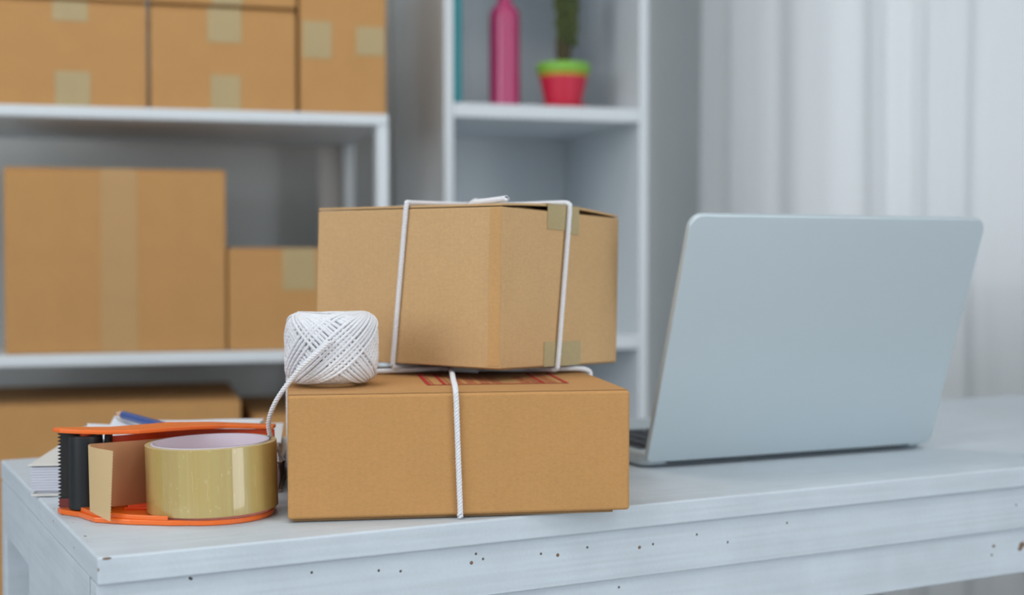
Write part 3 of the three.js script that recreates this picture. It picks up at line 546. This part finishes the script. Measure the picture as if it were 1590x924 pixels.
// ---------------------------------------------------------------- books, papers and pencil behind the dispenser
{
  const b = thing('book', 'thick pale book lying behind the orange dispenser at the bottom of the pile', 'book', V(-0.3835, TOP + 0.0003, -1.0835), 0.115);
  const w = 0.199, d = 0.15, h = 0.0255;
  part('cover', box(0, w, h - 0.0013, h, -d, 0, 0.0005), M.cover, b);
  part('cover', box(0.002, w - 0.001, 0, 0.0022, -d, 0, 0.0007), M.cover, b);
  const pg = [];
  for (let i = 0; i < 9; i++) { const y = 0.0046 + i * (h - 0.006) / 9.3; pg.push(box(0.002 + rr(-0.0003, 0.0003), w - 0.003, y, y + (h - 0.006) / 9.3 - 0.00012, -d + 0.003, -0.0012 + rr(-0.0003, 0.0003), 0.0002, 1)); }
  pg.push(box(0.006, w - 0.003, 0.0021, 0.0048, -d + 0.003, -0.004, 0.0002, 1));
  part('pages', merge(pg), M.pages, b);
  part('spine', new THREE.TorusGeometry(0.006, 0.0006, 6, 24).scale(0.6, 1.75, 1).translate(w - 0.0058, 0.0128, 0.0006), M.rackDark, b, 'grey rounded edging at the right end');

  const n = thing('notebook', 'white notebook lying on top of the thick pale book', 'notebook', V(-0.361, TOP + 0.0261, -1.0885), 0.15);
  part('cover', box(0, 0.175, 0.0125, 0.014, -0.13, 0, 0.0005), M.paper, n);
  part('pages', box(0.001, 0.173, 0.0012, 0.0124, -0.129, -0.001, 0.0004), M.paperWarm, n);
  part('cover', box(0, 0.175, 0, 0.0011, -0.13, 0, 0.0004), M.paper, n);

  const sheet = (label, pts, y, lift, lc) => {                                 // a sheet whose corner lc is lifted
    const g = new THREE.PlaneGeometry(1, 1, 30, 30), q = g.attributes.position;
    for (let i = 0; i < q.count; i++) {
      const s = q.getX(i) + 0.5, t = q.getY(i) + 0.5, P = (k) => (pts[0][k] * (1 - s) + pts[1][k] * s) * (1 - t) + (pts[3][k] * (1 - s) + pts[2][k] * s) * t;
      const e = Math.max(0, 1 - Math.hypot(s - lc[0], t - lc[1]) * 1.7);
      q.setXYZ(i, P(0), lift * e * e + 0.0004 * Math.sin(s * 7) * Math.sin(t * 5), -P(1));
    }
    g.computeVertexNormals();
    const u = g.clone().translate(0, -0.0016, 0), ix = u.index.array; for (let i = 0; i < ix.length; i += 3) [ix[i], ix[i + 1]] = [ix[i + 1], ix[i]]; u.computeVertexNormals();
    const m = merge([g, u]); const o = part('paper', m, M.paper); o.position.y = y; tag(o, label, 'paper'); return o;
  };
  sheet('lower white paper on the notebook, its left corner showing beside the pencil tip', [[-0.343, 1.1], [-0.212, 1.105], [-0.226, 1.225], [-0.3705, 1.195]], TOP + 0.0424, 0.003, [0, 1]);
  sheet('upper white paper with a curled left corner under the blue pencil', [[-0.333, 1.096], [-0.214, 1.1], [-0.2245, 1.24], [-0.3505, 1.208]], TOP + 0.0446, 0.006, [0, 1]);

  const A = V(-0.349, TOP + 0.0537, -1.204), B = V(-0.272, TOP + 0.0488, -1.119), L = A.distanceTo(B);
  const p = thing('pencil', 'dark blue pencil lying across the white papers', 'pencil', B);
  p.quaternion.setFromUnitVectors(V(0, 1, 0), A.clone().sub(B).normalize());
  part('shaft', new THREE.CylinderGeometry(0.0037, 0.0037, L - 0.016, 6).translate(0, (L - 0.016) / 2, 0), M.blue, p);
  part('sharpened_wood', new THREE.CylinderGeometry(0.0012, 0.0036, 0.012, 24).translate(0, L - 0.010, 0), M.wood, p);
  part('lead', new THREE.CylinderGeometry(0.0002, 0.0012, 0.004, 16).translate(0, L - 0.002, 0), M.lead, p);
}

// ---------------------------------------------------------------- laptop
{
  const hinge = onLevel(1000, 727, TOP + 0.001), turn = 0.43, LWd = 0.3247, LHt = 0.2334, lean = 0.327;
  const o = thing('laptop', 'open silver laptop seen from behind its lid on the white table', 'laptop', V(hinge.x, TOP, hinge.z), turn);
  const rrect = (w, h, r, r2 = r) => { const s = new THREE.Shape(); s.moveTo(r2, 0); s.lineTo(w - r2, 0); s.absarc(w - r2, r2, r2, -Math.PI / 2, 0); s.lineTo(w, h - r); s.absarc(w - r, h - r, r, 0, Math.PI / 2); s.lineTo(r, h); s.absarc(r, h - r, r, Math.PI / 2, Math.PI); s.lineTo(0, r2); s.absarc(r2, r2, r2, Math.PI, Math.PI * 1.5); return s; };
  // base lies behind the hinge line
  const bg = new THREE.ExtrudeGeometry(rrect(LWd, 0.228, 0.012), { depth: 0.006, bevelEnabled: true, bevelSize: 0.004, bevelThickness: 0.004, bevelOffset: -0.004, bevelSegments: 4, curveSegments: 12 });
  bg.translate(0, 0, 0.004).rotateX(-Math.PI / 2).translate(0, 0.0012, -0.004);
  part('base', bg, M.alu, o);
  const keys = [];
  for (let r = 0; r < 6; r++) for (let k = 0; k < 14; k++) keys.push(box(0.018 + k * 0.0208, 0.018 + k * 0.0208 + 0.0175, 0.0152, 0.0172, -0.135 + r * 0.0185, -0.135 + r * 0.0185 + 0.015, 0.0006, 1));
  part('keyboard', merge([...keys, box(0.006, LWd - 0.006, 0.0151, 0.0156, -0.142, -0.018, 0.0002, 1)]), M.keys, o);
  part('touchpad', box(LWd / 2 - 0.05, LWd / 2 + 0.05, 0.0151, 0.0155, -0.222, -0.152, 0.0002, 1), M.alu, o);
  for (const [fx, fz] of [[0.02, -0.02], [LWd - 0.02, -0.02], [0.02, -0.21], [LWd - 0.02, -0.21]]) part('foot', new THREE.CylinderGeometry(0.005, 0.005, 0.0012, 16).translate(fx, 0.0006, fz), M.blackMatt, o);
  const lg = new THREE.ExtrudeGeometry(rrect(LWd, LHt, 0.013, 0.006), { depth: 0.003, bevelEnabled: true, bevelSize: 0.0018, bevelThickness: 0.0018, bevelOffset: -0.0018, bevelSegments: 4, curveSegments: 12 });
  lg.translate(0, 0, -0.003);
  const lid = part('lid', lg, M.alu, o); lid.position.set(0, 0.006, 0.002); lid.rotation.x = lean;
  part('screen', box(0.006, LWd - 0.006, 0.012, LHt - 0.006, -0.0056, -0.0049, 0.0003, 1), M.screen, lid);
  part('hinge_strip', new THREE.CylinderGeometry(0.0042, 0.0042, LWd - 0.05, 20).rotateZ(Math.PI / 2).translate(LWd / 2, 0.0078, -0.0015), M.blackMatt, o);
}
renderer.render(scene, camera);
